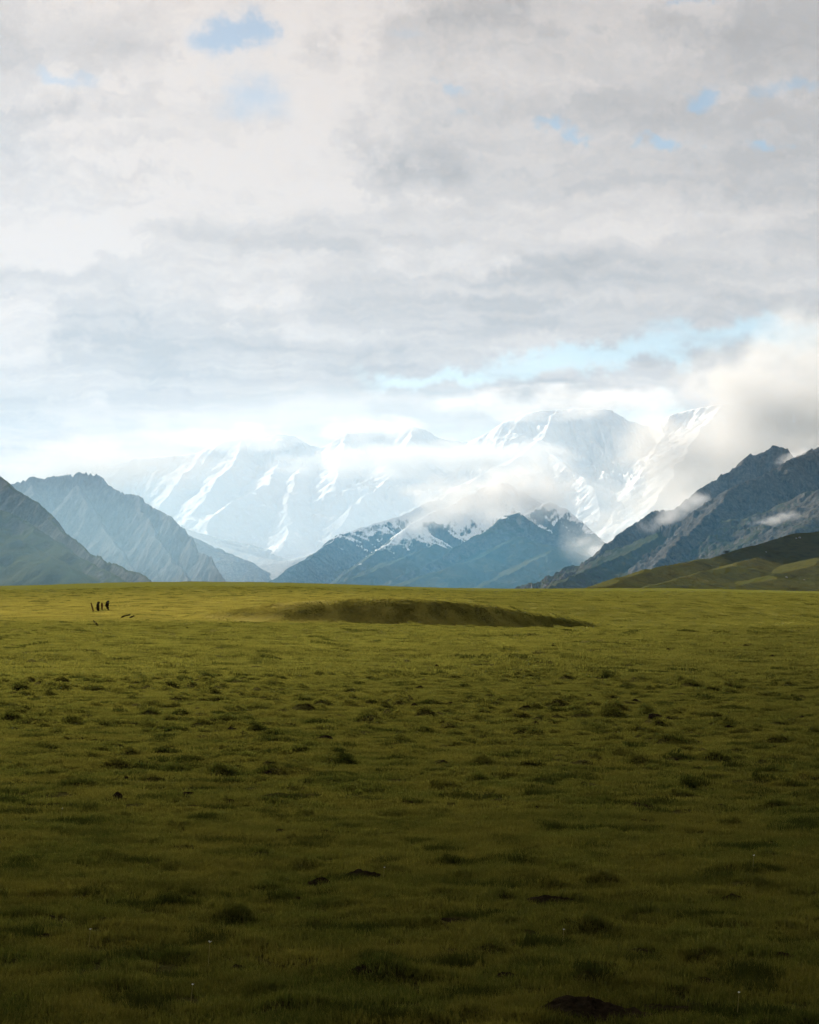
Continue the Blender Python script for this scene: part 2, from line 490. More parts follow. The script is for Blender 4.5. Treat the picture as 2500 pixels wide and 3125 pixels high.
def ground_z(x, y):
    x, y = np.asarray(x, float), np.asarray(y, float)
    dist = np.sqrt(x * x + y * y)
    az = np.arctan2(x, y)
    px = np.clip(W / 2 + F * np.tan(np.clip(az, -0.5, 0.5)), -1500, 4000)
    dd = dist * np.cos(np.clip(az, -0.5, 0.5))
    z = profile(px, dd)
    hr = sum(np.interp(px + k, K_hp, K_hr) for k in (-60, -20, 20, 60)) / 4 + 2.0 * fbm(x / 2.6 + 8, y / 9.0, 3)
    foot_ = 146.5 + np.where(px < 1150, 6.0, 17.0) * ((px - 1150) / 620.0) ** 2
    wh = sstep(0, 5.5, dd - foot_) * (1 - sstep(9, 34, dd - foot_))
    z = z + np.maximum(zrow(hr, foot_ + 5.5) - z, 0) * wh
    wob = fbm(x / 23.0, y / 17.0, 3)
    z = z + wob * 0.16 * sstep(6, 40, dist) * (1 - sstep(90, 120, dist)) + fbm(x / 60.0 + 5, y / 40.0, 3) * 0.55 * sstep(205, 300, dist) * (1 - sstep(900, 2000, dist))
    # a shallow washed-out hollow crossing the plain on the left
    e = (dd - (56 + 0.18 * x + 2.5 * fbm(x / 9.0, y * 0 + 3.3, 2)))
    z = z - 0.28 * np.exp(-(e / 3.2) ** 2) * (1 - sstep(-2, 9, x)) + 0.05 * np.exp(-((e - 6) / 3.0) ** 2) * (1 - sstep(-2, 9, x))
    e2 = (dd - (84 + 0.10 * x + 3 * fbm(x / 12.0, y * 0 + 8.1, 2)))
    z = z - 0.22 * np.exp(-(e2 / 4.0) ** 2)
    # hummocks
    hm = cell_bumps(x, y, 0.62, 5, 0.50, 0.02, 0.075, 0.07, 0.18) + cell_bumps(x, y, 2.6, 40, 0.45, 0.01, 0.035, 0.4, 0.95) + 0.8 * cell_bumps(x, y, 0.42, 90, 0.5, 0.015, 0.05, 0.06, 0.13)
    hm = (0.75 + 0.60 * sstep(10, 26, dist)) * hm * (0.55 + 0.9 * sstep(-0.25, 0.3, fbm(x / 7.0 + 9, y / 7.0, 2)))
    z = z + hm * (1 - sstep(100, 150, dist)) + 0.7 * hm * sstep(200, 230, dist) * (1 - sstep(330, 420, dist))
    z = z + fbm(x / 5.0 + 2, y / 9.0, 3) * 0.28 * sstep(300, 400, dist) * (1 - sstep(560, 700, dist))
    z = z + fbm(x / 0.45, y / 0.45, 3) * 0.03 * (1 - sstep(40, 80, dist))
    # cattle terraces along the bank: slanting treads
    bk = sstep(0, 2, dd - kin(px, K_bd)) * (1 - sstep(0, 3, dd - kin(px, K_bd) - kin(px, K_bw)))
    s = (dd - kin(px, K_bd)) * 0.9 - x * 0.22 + 1.2 * fbm(x / 3.0, y / 3.0, 3)
    tread = np.abs((s % 1.0) - 0.5) * 2
    z = z + bk * (tread ** 2 - 0.4) * 0.018 * (0.4 + 1.2 * sstep(-0.2, 0.3, fbm(x / 5.0, y / 5.0, 2)))
    # a gully cutting the bank right of the hillock
    gx = 13.5 + (dd - 168) * 0.32
    z = z - 0.25 * np.exp(-((x - gx) / (1.3 + 0.03 * np.abs(dd - 168))) ** 2) * sstep(158, 168, dd) * (1 - sstep(176, 205, dd))
    return z


az_in = np.linspace(math.radians(-21), math.radians(21), 500)
az_l = np.linspace(-math.pi, math.radians(-21), 60)[:-1]
az_r = np.linspace(math.radians(21), math.pi, 60)[1:]
AZ = np.concatenate([az_l, az_in, az_r])
RD = np.concatenate([np.array([0.05, 1.0, 2.0, 3.0]), np.geomspace(4, 144, 430)[:-1], np.linspace(144, 226, 290)[:-1], np.geomspace(226, 760, 110)[:-1], np.geomspace(760, 26500, 50)])
A2, R2 = np.meshgrid(AZ, RD)
GX, GY = np.sin(A2) * R2, np.cos(A2) * R2
GZ = ground_z(GX, GY)
me = grid_mesh('ground', np.stack([GX, GY, GZ], -1))
obj('ground', me, m_ground, kind='structure')


def hit_ground(px, row, d0=5.0, d1=700.0):
    """where the ray of a photograph pixel first meets the ground"""
    u, v = ray(px, row)
    dd = np.geomspace(d0, d1, 3000)
    zr = CAMZ + v * dd
    zg = ground_z(u * dd, dd)
    k = np.argmax(zg >= zr)
    return (u * dd[k], dd[k], zg[k]) if zg[k] >= zr[k] else None


# =====================================================================
#  MOUNTAINS
# =====================================================================
def mountain(name, mat, px0, px1, nc, d0, d1, nr, ridges, base=-30.0, n_amp=1.0, n_len=600.0, jag=12.0, seed=0.0, flute=0.35, flute_len=160.0, foot=900.0, det=()):
    """ridges: list of (points [(px,row,km)...], steep slope, gentle slope, rock, snow). Height = highest flank of any ridge, cut by gullies."""
    px = np.linspace(px0, px1, nc)
    dd = np.linspace(d0, d1, nr)
    PX, DD = np.meshgrid(px, dd)
    Xm, Ym = (PX - W / 2) / F * DD, DD
    wx = fbm(Xm / n_len + seed, Ym / n_len, 4) * n_len * 0.28
    wy = fbm(Xm / n_len + seed + 40, Ym / n_len + 9, 4) * n_len * 0.28
    best = np.full(Xm.shape, -1e9)
    Xr = Xm + fbm(Xm / (n_len * 0.45) + seed + 3, Ym / (n_len * 0.45), 3) * n_len * 0.10
    Yr = Ym + fbm(Xm / (n_len * 0.45) + seed + 71, Ym / (n_len * 0.45), 3) * n_len * 0.22
    rockA, snowA, dist = np.zeros(Xm.shape), np.zeros(Xm.shape), np.full(Xm.shape, 1e9)
    for ri, (pts, s0, s1, rk, sn) in enumerate(ridges):
        P3 = [at(p[0], p[1], p[2] * 1000.0) for p in pts]
        bd = np.full(Xm.shape, 1e18)
        bz, bt = np.zeros(Xm.shape), np.zeros(Xm.shape)
        acc = 0.0
        for (x0, y0, z0), (x1, y1, z1) in zip(P3[:-1], P3[1:]):
            L = math.hypot(x1 - x0, y1 - y0) + 1e-6
            # flanks are warped, the crest line itself is not
            tt = np.clip(((Xr - x0) * (x1 - x0) + (Yr - y0) * (y1 - y0)) / (L * L), 0, 1)
            dx, dy = Xr - (x0 + tt * (x1 - x0)), Yr - (y0 + tt * (y1 - y0))
            d2 = dx * dx + dy * dy
            mk = d2 < bd
            bd = np.where(mk, d2, bd)
            bz = np.where(mk, z0 + tt * (z1 - z0), bz)
            bt = np.where(mk, acc + tt * L, bt)
            acc += L
        bd = np.sqrt(bd)
        gr = np.minimum(bd / (n_len * 0.8), 1.0)
        de = bd + gr * (wx * 0.8)
        de = np.maximum(de, bd * 0.35)
        fl = fbm((bt + gr * wy) / flute_len + 31.7 * ri + seed, de / (flute_len * 7.0) + 3.1 * ri, 4, 0.55, ridged=True)
        drop = (s0 - s1) * foot * (1 - np.exp(-de / foot)) + s1 * de
        h = bz - drop * (1 - flute * fl) 
        mk = h > best
        best = np.where(mk, h, best)
        rockA = np.where(mk, rk * np.exp(-(bd / (foot * 0.9)) ** 2), rockA)
        snowA = np.where(mk, sn, snowA)
        dist = np.where(mk, bd, dist)
    amp = n_amp * np.minimum(dist / 350.0, 1.0)
    best = best + amp * 60.0 * fbm(Xm / n_len * 1.3 + seed + 7, Ym / n_len * 1.3, 6, 0.5, ridged=True)
    best = best + jag * fbm(Xm / (jag * 4.5) + seed, Ym / (jag * 4.5), 4, 0.65)
    for k, (dl, da, *fl_) in enumerate(det):
        g_ = np.minimum((fl_[0] if fl_ else 0.25) + dist / (dl * 2.0), 1.0)
        best = best + da * g_ * (0.35 + 0.65 * np.minimum(rockA * 1.4, 1.0)) * fbm((Xm + wx * 0.5) / dl + seed + 13 * k, (Ym + wy * 0.5) / dl + 5 * k, 5, 0.58, ridged=True)
    tx, ty = (PX - px0) / (px1 - px0), (DD - d0) / (d1 - d0)
    edge = sstep(0, 0.07, tx) * sstep(0, 0.07, 1 - tx) * sstep(0, 0.05, ty) * sstep(0, 0.05, 1 - ty)
    best = best * edge + (base - 110.0) * (1 - edge)
    # fade under the plain at the front and behind
    z = np.maximum(best, base - 100.0)
    me = grid_mesh(name, np.stack([Xm, Ym, z], -1), {'rock': rockA, 'snow': snowA})
    return obj(name, me, mat, kind='structure')


# grassy hill in front of the right-hand mountain
mountain('grassy_hill', m_hill, 1050, 2900, 520, 800, 2700, 260, [
    ([(1700, 1815, 1.1), (1790, 1797, 1.2), (1850, 1778, 1.3), (1960, 1740, 1.5), (2060, 1719, 1.65), (2200, 1696, 1.85), (2300, 1665, 2.0), (2380, 1640, 2.05), (2440, 1625, 2.1), (2510, 1620, 2.1), (2950, 1590, 2.2)], 0.36, 0.28, 0, 0),
    ([(2240, 1790, 1.25), (2380, 1755, 1.45), (2520, 1700, 1.7), (2900, 1640, 1.8)], 0.28, 0.22, 0, 0),
    ([(2000, 1790, 1.2), (2150, 1745, 1.5), (2330, 1700, 1.75)], 0.28, 0.22, 0, 0),
], base=-24, n_amp=0.08, n_len=260, jag=0.8, seed=3.3, flute=0.22, flute_len=110, foot=260, det=((70, 1.8), (20, 0.5)))

# right-hand mountain, two rocky ridges
mountain('right_mountain', M_right, 1380, 3000, 820, 3600, 9000, 560, [
    ([(1640, 1800, 5.5), (1700, 1772, 5.8), (1770, 1738, 6.1), (1830, 1692, 6.4), (1870, 1645, 6.6), (1905, 1612, 6.75), (1950, 1590, 6.9), (2000, 1566, 7.0), (2060, 1555, 7.15), (2095, 1528, 7.2), (2150, 1490, 7.3), (2200, 1452, 7.4), (2232, 1428, 7.4), (2262, 1412, 7.4),
      (2290, 1393, 7.5), (2330, 1382, 7.5), (2358, 1362, 7.5), (2380, 1366, 7.5), (2402, 1372, 7.5), (2425, 1398, 7.5), (2600, 1330, 7.7), (3000, 1200, 8.0)], 1.55, 0.85, 0.75, 0),
    ([(1960, 1760, 4.9), (2040, 1690, 5.2), (2110, 1625, 5.5), (2180, 1560, 5.8), (2230, 1492, 6.0), (2290, 1470, 6.1), (2345, 1440, 6.2), (2395, 1408, 6.2), (2420, 1402, 6.3), (2455, 1386, 6.3), (2478, 1372, 6.3), (2500, 1360, 6.3), (2700, 1270, 6.5), (3000, 1200, 6.8)], 0.95, 0.34, 0.85, 0),
    ([(1660, 1800, 4.9), (1800, 1735, 5.4), (1930, 1680, 5.8), (2040, 1612, 6.2), (2080, 1596, 6.3), (2110, 1598, 6.4)], 0.60, 0.42, 0, 0),
    ([(2120, 1760, 4.4), (2240, 1690, 4.8), (2330, 1620, 5.2), (2420, 1560, 5.6), (2470, 1500, 5.9)], 0.55, 0.33, 0.2, 0),
    ([(2260, 1760, 4.1), (2400, 1660, 4.5), (2520, 1560, 5.0), (2640, 1440, 5.6)], 0.55, 0.33, 0.35, 0),
], n_amp=0.75, n_len=520, jag=16, seed=12.1, flute=0.55, flute_len=120, foot=420, det=((260, 75), (90, 30, 0.4), (34, 13, 0.8)))

# left mountain, long turf and scree slope
mountain('left_mountain', M_left, -900, 680, 520, 3400, 8000, 350, [
    ([(-900, 1180, 6.2), (-400, 1290, 6.1), (-150, 1370, 6.0), (0, 1447, 5.95), (30, 1468, 5.85), (60, 1490, 5.75), (130, 1556, 5.45), (220, 1638, 5.1), (300, 1694, 4.8), (350, 1712, 4.65), (390, 1735, 4.5), (440, 1766, 4.3), (480, 1800, 4.15)], 1.5, 0.85, 0.25, 0),
    ([(-600, 1400, 5.2), (-200, 1520, 4.9), (0, 1620, 4.6), (150, 1705, 4.3), (270, 1765, 4.1), (340, 1800, 4.0)], 0.60, 0.42, 0, 0),
    ([(-300, 1420, 5.6), (0, 1545, 5.2), (120, 1625, 4.9), (250, 1705, 4.55), (380, 1780, 4.2)], 0.70, 0.45, 0.1, 0),
    ([(-500, 1560, 4.5), (-100, 1680, 4.4), (60, 1745, 4.3), (160, 1800, 4.3)], 0.42, 0.33, 0, 0),
], n_amp=0.35, n_len=620, jag=8, seed=21.7, flute=0.42, flute_len=130, foot=520, det=((240, 14), (70, 5)))

# the rock mountain behind it
mountain('rocky_mountain', M_rocky, -400, 820, 540, 6800, 10800, 330, [
    ([(-400, 1500, 9.4), (-100, 1480, 9.3), (45, 1476, 9.2), (75, 1461, 9.2), (110, 1453, 9.2), (140, 1460, 9.2), (165, 1452, 9.2), (215, 1449, 9.1), (238, 1441, 9.1), (262, 1440, 9.1), (290, 1447, 9.05), (312, 1462, 9.0), (328, 1484, 8.95), (365, 1500, 8.85), (395, 1505, 8.8), (417, 1514, 8.75),
      (440, 1534, 8.65), (480, 1550, 8.55), (520, 1576, 8.4), (545, 1608, 8.25), (582, 1640, 8.1), (602, 1682, 7.9), (640, 1702, 7.75), (665, 1740, 7.6), (700, 1800, 7.4)], 2.4, 1.6, 0.7, 0),
    ([(240, 1480, 8.8), (300, 1590, 8.4), (380, 1700, 7.9), (440, 1800, 7.5)], 1.7, 1.2, 0.5, 0),
    ([(420, 1530, 8.7), (480, 1640, 8.1), (540, 1730, 7.7), (600, 1800, 7.3)], 1.9, 1.4, 0.5, 0),
    ([(90, 1480, 9.0), (130, 1600, 8.5), (200, 1720, 8.0)], 1.5, 1.0, 0.4, 0),
], n_amp=0.8, n_len=520, jag=22, seed=33.3, flute=0.55, flute_len=130, foot=420, det=((280, 45), (90, 18, 0.4), (38, 11, 0.8)))

# teal foothills in the middle with snow on their shoulders
mountain('snowy_foothills', M_mid, 640, 2060, 820, 9600, 16500, 420, [
    ([(780, 1800, 13.0), (850, 1762, 13.4), (900, 1726, 13.7), (960, 1690, 14.0), (1005, 1660, 14.3), (1040, 1629, 14.5), (1080, 1618, 14.7), (1140, 1601, 14.9), (1180, 1588, 15.1), (1260, 1560, 15.5), (1340, 1520, 15.8)], 0.95, 0.50, 0.3, 0.3),
    ([(1000, 1790, 12.6), (1110, 1712, 12.9), (1160, 1670, 13.1), (1210, 1632, 13.3), (1252, 1604, 13.4), (1300, 1576, 13.6), (1400, 1530, 13.9), (1480, 1485, 14.2), (1550, 1472, 14.3)], 0.85, 0.50, 0.1, 0.55),
    ([(1150, 1800, 10.9), (1300, 1722, 11.3), (1400, 1665, 11.6), (1490, 1614, 11.8), (1530, 1582, 11.9), (1560, 1569, 12.0), (1592, 1566, 12.0), (1622, 1590, 12.0), (1680, 1622, 11.9), (1740, 1652, 11.8), (1790, 1690, 11.6), (1850, 1760, 10.9)], 0.85, 0.42, 0.25, -0.9),
    ([(1560, 1600, 13.0), (1630, 1556, 13.2), (1680, 1532, 13.3), (1740, 1556, 13.2), (1790, 1602, 13.1), (1815, 1626, 13.0), (1832, 1654, 12.9), (1900, 1700, 12.4)], 1.0, 0.55, 0.45, 0.4),
    ([(1220, 1790, 10.2), (1350, 1740, 10.6), (1480, 1700, 11.0), (1580, 1640, 11.4)], 0.45, 0.32, 0, -1.2),
    ([(1000, 1790, 11.6), (1120, 1755, 11.8), (1230, 1705, 12.2), (1330, 1660, 12.6)], 0.5, 0.33, 0.0, -0.8),
    ([(1480, 1790, 10.2), (1600, 1730, 10.6), (1680, 1680, 11.0)], 0.45, 0.32, 0, -1.2),
], n_amp=0.9, n_len=800, jag=20, seed=45.1, flute=0.6, flute_len=200, foot=800, det=((380, 105), (120, 36, 0.35), (50, 12, 0.6)))

# low spur and glacier tongue between the left mountains and the snow range
mountain('glacier', M_glacier, 480, 1120, 330, 12500, 18500, 260, [
    ([(520, 1600, 17.6), (600, 1645, 17.0), (680, 1672, 16.6), (780, 1700, 16.2), (860, 1712, 15.9), (905, 1708, 15.8), (960, 1690, 16.4)], 0.30, 0.24, 0, 1.2),
    ([(905, 1710, 15.6), (880, 1728, 15.2), (850, 1750, 14.8), (820, 1785, 14.2)], 0.18, 0.12, 0, 1.0),
    ([(540, 1612, 14.2), (600, 1655, 14.0), (660, 1684, 13.9), (720, 1698, 13.8), (770, 1716, 13.8), (815, 1745, 13.8), (850, 1800, 13.8)], 0.5, 0.34, 0.3, -2.6),
], n_amp=0.5, n_len=420, jag=14, seed=55.5, flute=0.35, flute_len=120, foot=500, det=((300, 40), (100, 18)))

# the great snow range
mountain('snow_range', M_snow, 150, 2750, 1040, 16600, 23600, 430, [
    ([(150, 1500, 22.6), (300, 1440, 22.4), (400, 1400, 22.2), (520, 1395, 22.1), (600, 1385, 22.0), (680, 1346, 21.8), (740, 1336, 21.8), (800, 1334, 21.8), (850, 1325, 21.8), (905, 1333, 21.9), (950, 1356, 22.0), (985, 1366, 22.0), (1020, 1345, 21.9), (1060, 1326, 21.9), (1110, 1318, 21.9),
      (1190, 1320, 21.9), (1235, 1312, 21.8), (1268, 1302, 21.7), (1295, 1312, 21.8), (1332, 1335, 21.9), (1360, 1345, 22.0), (1432, 1348, 22.0), (1470, 1331, 21.9), (1530, 1292, 21.8), (1600, 1268, 21.7), (1640, 1257, 21.7), (1700, 1250, 21.8), (1800, 1247, 21.9), (1860, 1253, 21.9), (1920, 1285, 22.0),
      (1985, 1301, 22.1), (2010, 1292, 22.0), (2050, 1268, 21.9), (2110, 1250, 21.8), (2200, 1235, 21.6), (2400, 1225, 21.5), (2750, 1220, 21.5)], 0.95, 0.42, 0.10, 0),
    # spurs towards the viewer
    ([(985, 1366, 22.0), (930, 1412, 21.2), (905, 1450, 20.6), (893, 1490, 20.1), (880, 1525, 19.7), (872, 1550, 19.4), (885, 1590, 18.9), (875, 1650, 18.2)], 0.85, 0.45, 0.35, 0.2),
    ([(850, 1400, 21.2), (820, 1480, 20.2), (775, 1500, 19.8), (700, 1538, 19.3), (690, 1545, 19.2), (655, 1580, 18.9), (625, 1620, 18.6), (640, 1660, 18.0), (760, 1695, 17.2)], 0.80, 0.45, 0.45, 0.2),
    ([(600, 1400, 21.6), (540, 1480, 20.8), (490, 1540, 20.2), (450, 1600, 19.6)], 0.8, 0.45, 0.15, 0.3),
    ([(1240, 1400, 21.2), (1195, 1448, 20.4), (1158, 1488, 19.9), (1140, 1508, 19.6), (1122, 1512, 19.5), (1102, 1536, 19.3), (1080, 1540, 19.2), (1052, 1585, 18.9), (1030, 1620, 18.6), (1000, 1665, 18.2)], 1.0, 0.5, 0.95, -0.1),
    ([(1268, 1302, 21.7), (1245, 1350, 21.2), (1215, 1400, 20.7)], 1.0, 0.5, 0.35, 0.1),
    ([(1700, 1250, 21.8), (1650, 1340, 20.9), (1600, 1380, 20.4), (1540, 1420, 19.8), (1480, 1445, 19.3), (1400, 1490, 18.6), (1320, 1545, 17.9), (1260, 1600, 17.3)], 0.75, 0.45, 0.30, 0.2),
    ([(1560, 1320, 21.4), (1630, 1345, 21.0), (1660, 1360, 20.8), (1700, 1400, 20.3), (1770, 1450, 19.7), (1810, 1500, 19.1), (1840, 1560, 18.5)], 0.85, 0.45, 0.55, 0.1),
    ([(2010, 1292, 22.0), (2030, 1320, 21.4), (2000, 1372, 20.7), (1965, 1430, 20.0), (1945, 1470, 19.5), (1900, 1540, 18.8), (1850, 1610, 18.0), (1830, 1680, 17.2)], 0.80, 0.45, 0.15, 0.5),
    ([(2200, 1240, 21.0), (2120, 1340, 19.8), (2060, 1440, 18.8), (1980, 1560, 17.8)], 0.75, 0.45, 0.25, 0.3),
    ([(1060, 1326, 21.9), (1040, 1400, 21.0), (1030, 1460, 20.3)], 0.9, 0.5, 0.35, 0.2),
    ([(740, 1336, 21.8), (720, 1400, 21.1), (650, 1480, 20.3), (600, 1560, 19.5)], 0.8, 0.45, 0.2, 0.3),
], base=-30, n_amp=1.1, n_len=1100, jag=24, seed=66.6, flute=0.55, flute_len=260, foot=900, det=((650, 190), (200, 75), (60, 16)))


# =====================================================================
#  CLOUDS ADDED OUTSIDE THE FRAME TO SHADE THE PLAIN AND HILL
# =====================================================================
def shadow_cloud(outline, z0, thick, seed):
    """a flat-based cloud whose base throws the given outline of shade on the plain, outline in metres on the ground"""
    k = z0 / math.tan(SUN_EL)
    ox, oy = math.sin(SUN_AZ) * k, math.cos(SUN_AZ) * k
    P = np.array(outline, float)
    P = np.concatenate([P, P[:1]])
    seg = np.concatenate([[0], np.cumsum(np.hypot(*np.diff(P, axis=0).T))])
    n = 420
    s = np.linspace(0, seg[-1], n, endpoint=False)
    ex, ey = np.interp(s, seg, P[:, 0]), np.interp(s, seg, P[:, 1])
    c = np.array([ex.mean(), ey.mean()])
    V, Fc = [], []
    rings = [(1.0, 0.0), (1.004, 0.10), (0.985, 0.35), (0.93, 0.62), (0.8, 0.85), (0.55, 0.97), (0.25, 1.0)]
    for (f, h) in rings:
        for i in range(n):
            x, y = c[0] + (ex[i] - c[0]) * f, c[1] + (ey[i] - c[1]) * f
            nz = float(perlin(np.array([x / 700.0 + seed]), np.array([y / 700.0]))[0])
            V.append((x + ox, y + oy, z0 + thick * h * (1 + 0.7 * nz)))
    for r in range(len(rings) - 1):
        for i in range(n):
            j = (i + 1) % n
            Fc.append((r * n + i, r * n + j, (r + 1) * n + j, (r + 1) * n + i))
    V.append((c[0] + ox, c[1] + oy, z0)); b0 = len(V) - 1
    V.append((c[0] + ox, c[1] + oy, z0 + thick)); b1 = len(V) - 1
    L = (len(rings) - 1) * n
    for i in range(n):
        j = (i + 1) % n
        Fc.append((j, i, b0))
        Fc.append((L + i, L + j, b1))
    return obj('shade_cloud', raw_mesh('shade_cloud', V, Fc, True), m_cloud, kind='stuff')


shadow_cloud([(-3400, -1068), (-600, -176), (-120, -24), (0, 16), (16, 58), (40, 145), (75, 250), (170, 360), (500, 520), (2500, 1000), (6500, 1400), (7000, -7600), (2500, -10800), (-3500, -8000)], 2620, 420, 1.7)  # added shade; reaches over and behind the camera to cut sky light
shadow_cloud([(40, 1960), (180, 1960), (250, 1850), (330, 1900), (390, 1990), (450, 1880), (520, 1760), (900, 1500), (1800, 1400), (2300, 1600), (2000, 2200), (1500, 2400), (700, 2500), (300, 2550), (100, 2300)], 2640, 100, 8.2)  # added to shade the upper part of the grassy hill

# =====================================================================
#  AIR AND LOW CLOUD
# =====================================================================
m_haze, t = material('haze_air')
vol = t.node('ShaderNodeVolumePrincipled', {'Color': (0.22, 0.48, 0.80, 1.0), 'Absorption Color': (1.0, 1.0, 1.0, 1.0), 'Density': 1.8e-5, 'Anisotropy': 0.32})
t.node('ShaderNodeOutputMaterial', {'Volume': vol.outputs[0]})
me = raw_mesh('haze', [(x, y, z) for z in (-180, 2560) for (x, y) in ((-27500, -27500), (27500, -27500), (27500, 27500), (-27500, 27500))],
              [(3, 2, 1, 0), (4, 5, 6, 7), (0, 1, 5, 4), (1, 2, 6, 5), (2, 3, 7, 6), (3, 0, 4, 7)])
obj('haze', me, m_haze, kind='stuff')


def mat_lowcloud(name, dens, size, thr, aniso=0.1, aspect=1.0, tint=(0.80, 0.82, 0.86)):
    m, t = material(name)
    tcn = t.node('ShaderNodeTexCoord')
    p = tcn.outputs['Object']
    pos = t.node('ShaderNodeNewGeometry').outputs['Position']
    r = t.vm('LENGTH', p)
    sp = t.vm('MULTIPLY', pos, (1.0 / aspect, 0.7, 1.0))
    n = t.noise(sp, 1.0 / size, 5, 0.6)
    v = t.m('ADD', t.m('SUBTRACT', 1.0, r), t.m('MULTIPLY', t.m('SUBTRACT', n, thr), 4.2))
    v = t.m('MULTIPLY', t.rng(v, 0.0, 1.2, 0.0, dens, smooth=True), t.rng(r, 1.0, 0.82))
    vol = t.node('ShaderNodeVolumePrincipled', {'Color': (*tint, 1.0), 'Density': v, 'Anisotropy': aniso})
    t.node('ShaderNodeOutputMaterial', {'Volume': vol.outputs[0]})
    return m


import bmesh
bm = bmesh.new()
bmesh.ops.create_icosphere(bm, subdivisions=3, radius=1.0)
ico = bpy.data.meshes.new('cloud_shell')
bm.to_mesh(ico)
bm.free()


def low_cloud(px, row, wpx, hpx, dkm, depth, dens, size, thr=0.5, roll=0.0, aspect=1.0, name='low_cloud', tint=(0.80, 0.82, 0.86)):
    d_ = dkm * 1000.0
    o = obj(name, ico.copy(), mat_lowcloud(name, dens, size, thr, aspect=aspect, tint=tint), kind='stuff')
    o.location = at(px, row, d_)
    o.scale = (wpx / 2 * d_ / F, depth / 2, hpx / 2 * d_ / F)
    o.rotation_euler = (0, math.radians(-roll), 0)
    return o


low_cloud(1300, 1402, 1080, 140, 18.6, 1400, 0.0042, 260, 0.51, 1.5, 2.4, tint=(0.86, 0.87, 0.89))          # band lying across the snow range
low_cloud(1500, 1515, 700, 270, 13.0, 1200, 0.0038, 260, 0.53, 8.0, 1.4, tint=(0.86, 0.87, 0.89))           # mass on the shoulder of the foothills
low_cloud(2410, 1350, 1640, 800, 9.8, 2200, 0.0030, 340, 0.49, 33.0, 1.3, tint=(0.80, 0.815, 0.84))          # bank behind the right mountain
low_cloud(2080, 1545, 330, 110, 6.75, 420, 0.0055, 95, 0.54, 28.0, 1.3)           # its tongue on the ridge
low_cloud(330, 1420, 1250, 230, 15.5, 2400, 0.0015, 480, 0.49, 4.0, 1.8, tint=(0.74, 0.75, 0.78))           # bank on the left
low_cloud(1110, 1305, 420, 100, 20.9, 900, 0.0036, 300, 0.50, 0.0, 2.0, tint=(0.86, 0.87, 0.89))             # caps on the crest
low_cloud(1690, 1228, 900, 130, 20.9, 1000, 0.0032, 300, 0.51, 2.0, 2.0, tint=(0.86, 0.87, 0.89))
low_cloud(740, 1335, 480, 100, 20.9, 900, 0.0030, 300, 0.50, 0.0, 2.0, tint=(0.86, 0.87, 0.89))
low_cloud(2365, 1582, 220, 52, 4.9, 160, 0.0120, 30, 0.56, 8.0, 1.6)               # small wisps on the right mountain
low_cloud(2510, 1590, 70, 70, 4.9, 150, 0.0120, 30, 0.56, 60.0, 1.2)
low_cloud(2420, 1395, 130, 60, 6.6, 260, 0.0080, 45, 0.55, 20.0, 1.3)
low_cloud(250, 1640, 1500, 620, 7.35, 1100, 0.00033, 1500, 0.40, 0.0, 1.6, name='mist', tint=(0.48, 0.74, 1.0))     # sunlit valley mist on the left
low_cloud(150, 1690, 1300, 480, 3.5, 900, 0.00022, 1500, 0.40, 0.0, 1.6, name='mist', tint=(0.46, 0.76, 1.0))
low_cloud(1400, 1690, 1700, 520, 9.2, 1000, 0.00023, 1500, 0.40, 0.0, 1.6, name='mist', tint=(0.16, 0.58, 1.0))     # blue air before the foothills
low_cloud(2250, 1650, 1300, 560, 3.4, 700, 0.00008, 1500, 0.40, 0.0, 1.6, name='mist', tint=(0.10, 0.52, 1.0))
low_cloud(1250, 1500, 2500, 720, 15.9, 1500, 0.00042, 1800, 0.38, 0.0, 1.6, name='mist', tint=(0.66, 0.80, 0.94))    # veil before the snow range
low_cloud(1770, 1655, 120, 45, 11.0, 260, 0.0050, 70, 0.55, 15.0, 1.5)
low_cloud(1850, 1670, 160, 60, 11.5, 400, 0.0060, 100, 0.52, 25.0, 1.5)

# =====================================================================
#  BARE SOIL: SCARS ON THE BANK AND BURROW MOUNDS
# =====================================================================
avoid = []


def scar(line, label, mat, seed, lift=0.06):
    """torn turf strip: line = [(px,row,half width px)...] laid on the ground it crosses"""
    rr = random.Random(seed)
    P = []
    n = 22
    pts = np.array(line, float)
    tt = np.linspace(0, len(pts) - 1, n)
    for k, t_ in enumerate(tt):
        px, row, hw = (np.interp(t_, np.arange(len(pts)), pts[:, c]) for c in range(3))
        w0, w1 = hw * rr.uniform(0.45, 1.35), hw * rr.uniform(0.45, 1.35)
        h = hit_ground(px, row)
        if h is None:
            continue
        m = h[1] / F
        P.append((h, w0 * m, w1 * m))
    V, Fc = [], []
    o0 = P[len(P) // 2][0]
    m_ = 7
    for (h, a0, a1) in P:
        for j in range(m_):
            s = j / (m_ - 1) * 2 - 1
            x = h[0] + (s * a0 if s < 0 else s * a1)
            y = h[1]
            e = 1 - abs(s) ** 2.5
            z = float(ground_z(x, y)) + lift * (e * rr.uniform(0.6, 1.5)) - 0.06 * (1 - e)
            V.append((x - o0[0], y - o0[1], z - o0[2]))
    for i in range(len(P) - 1):
        for j in range(m_ - 1):
            Fc.append((i * m_ + j, i * m_ + j + 1, (i + 1) * m_ + j + 1, (i + 1) * m_ + j))
    o = obj('soil_scar', raw_mesh('soil_scar', V, Fc), mat, label=label, category='soil scar', group='bare soil scars torn in the left bank')
    o.location = o0
    for (h, a0, a1) in P:
        avoid.append((h[0] + (a1 - a0) / 2, h[1], (a0 + a1) / 2 + 0.04, 1.0))
    return o


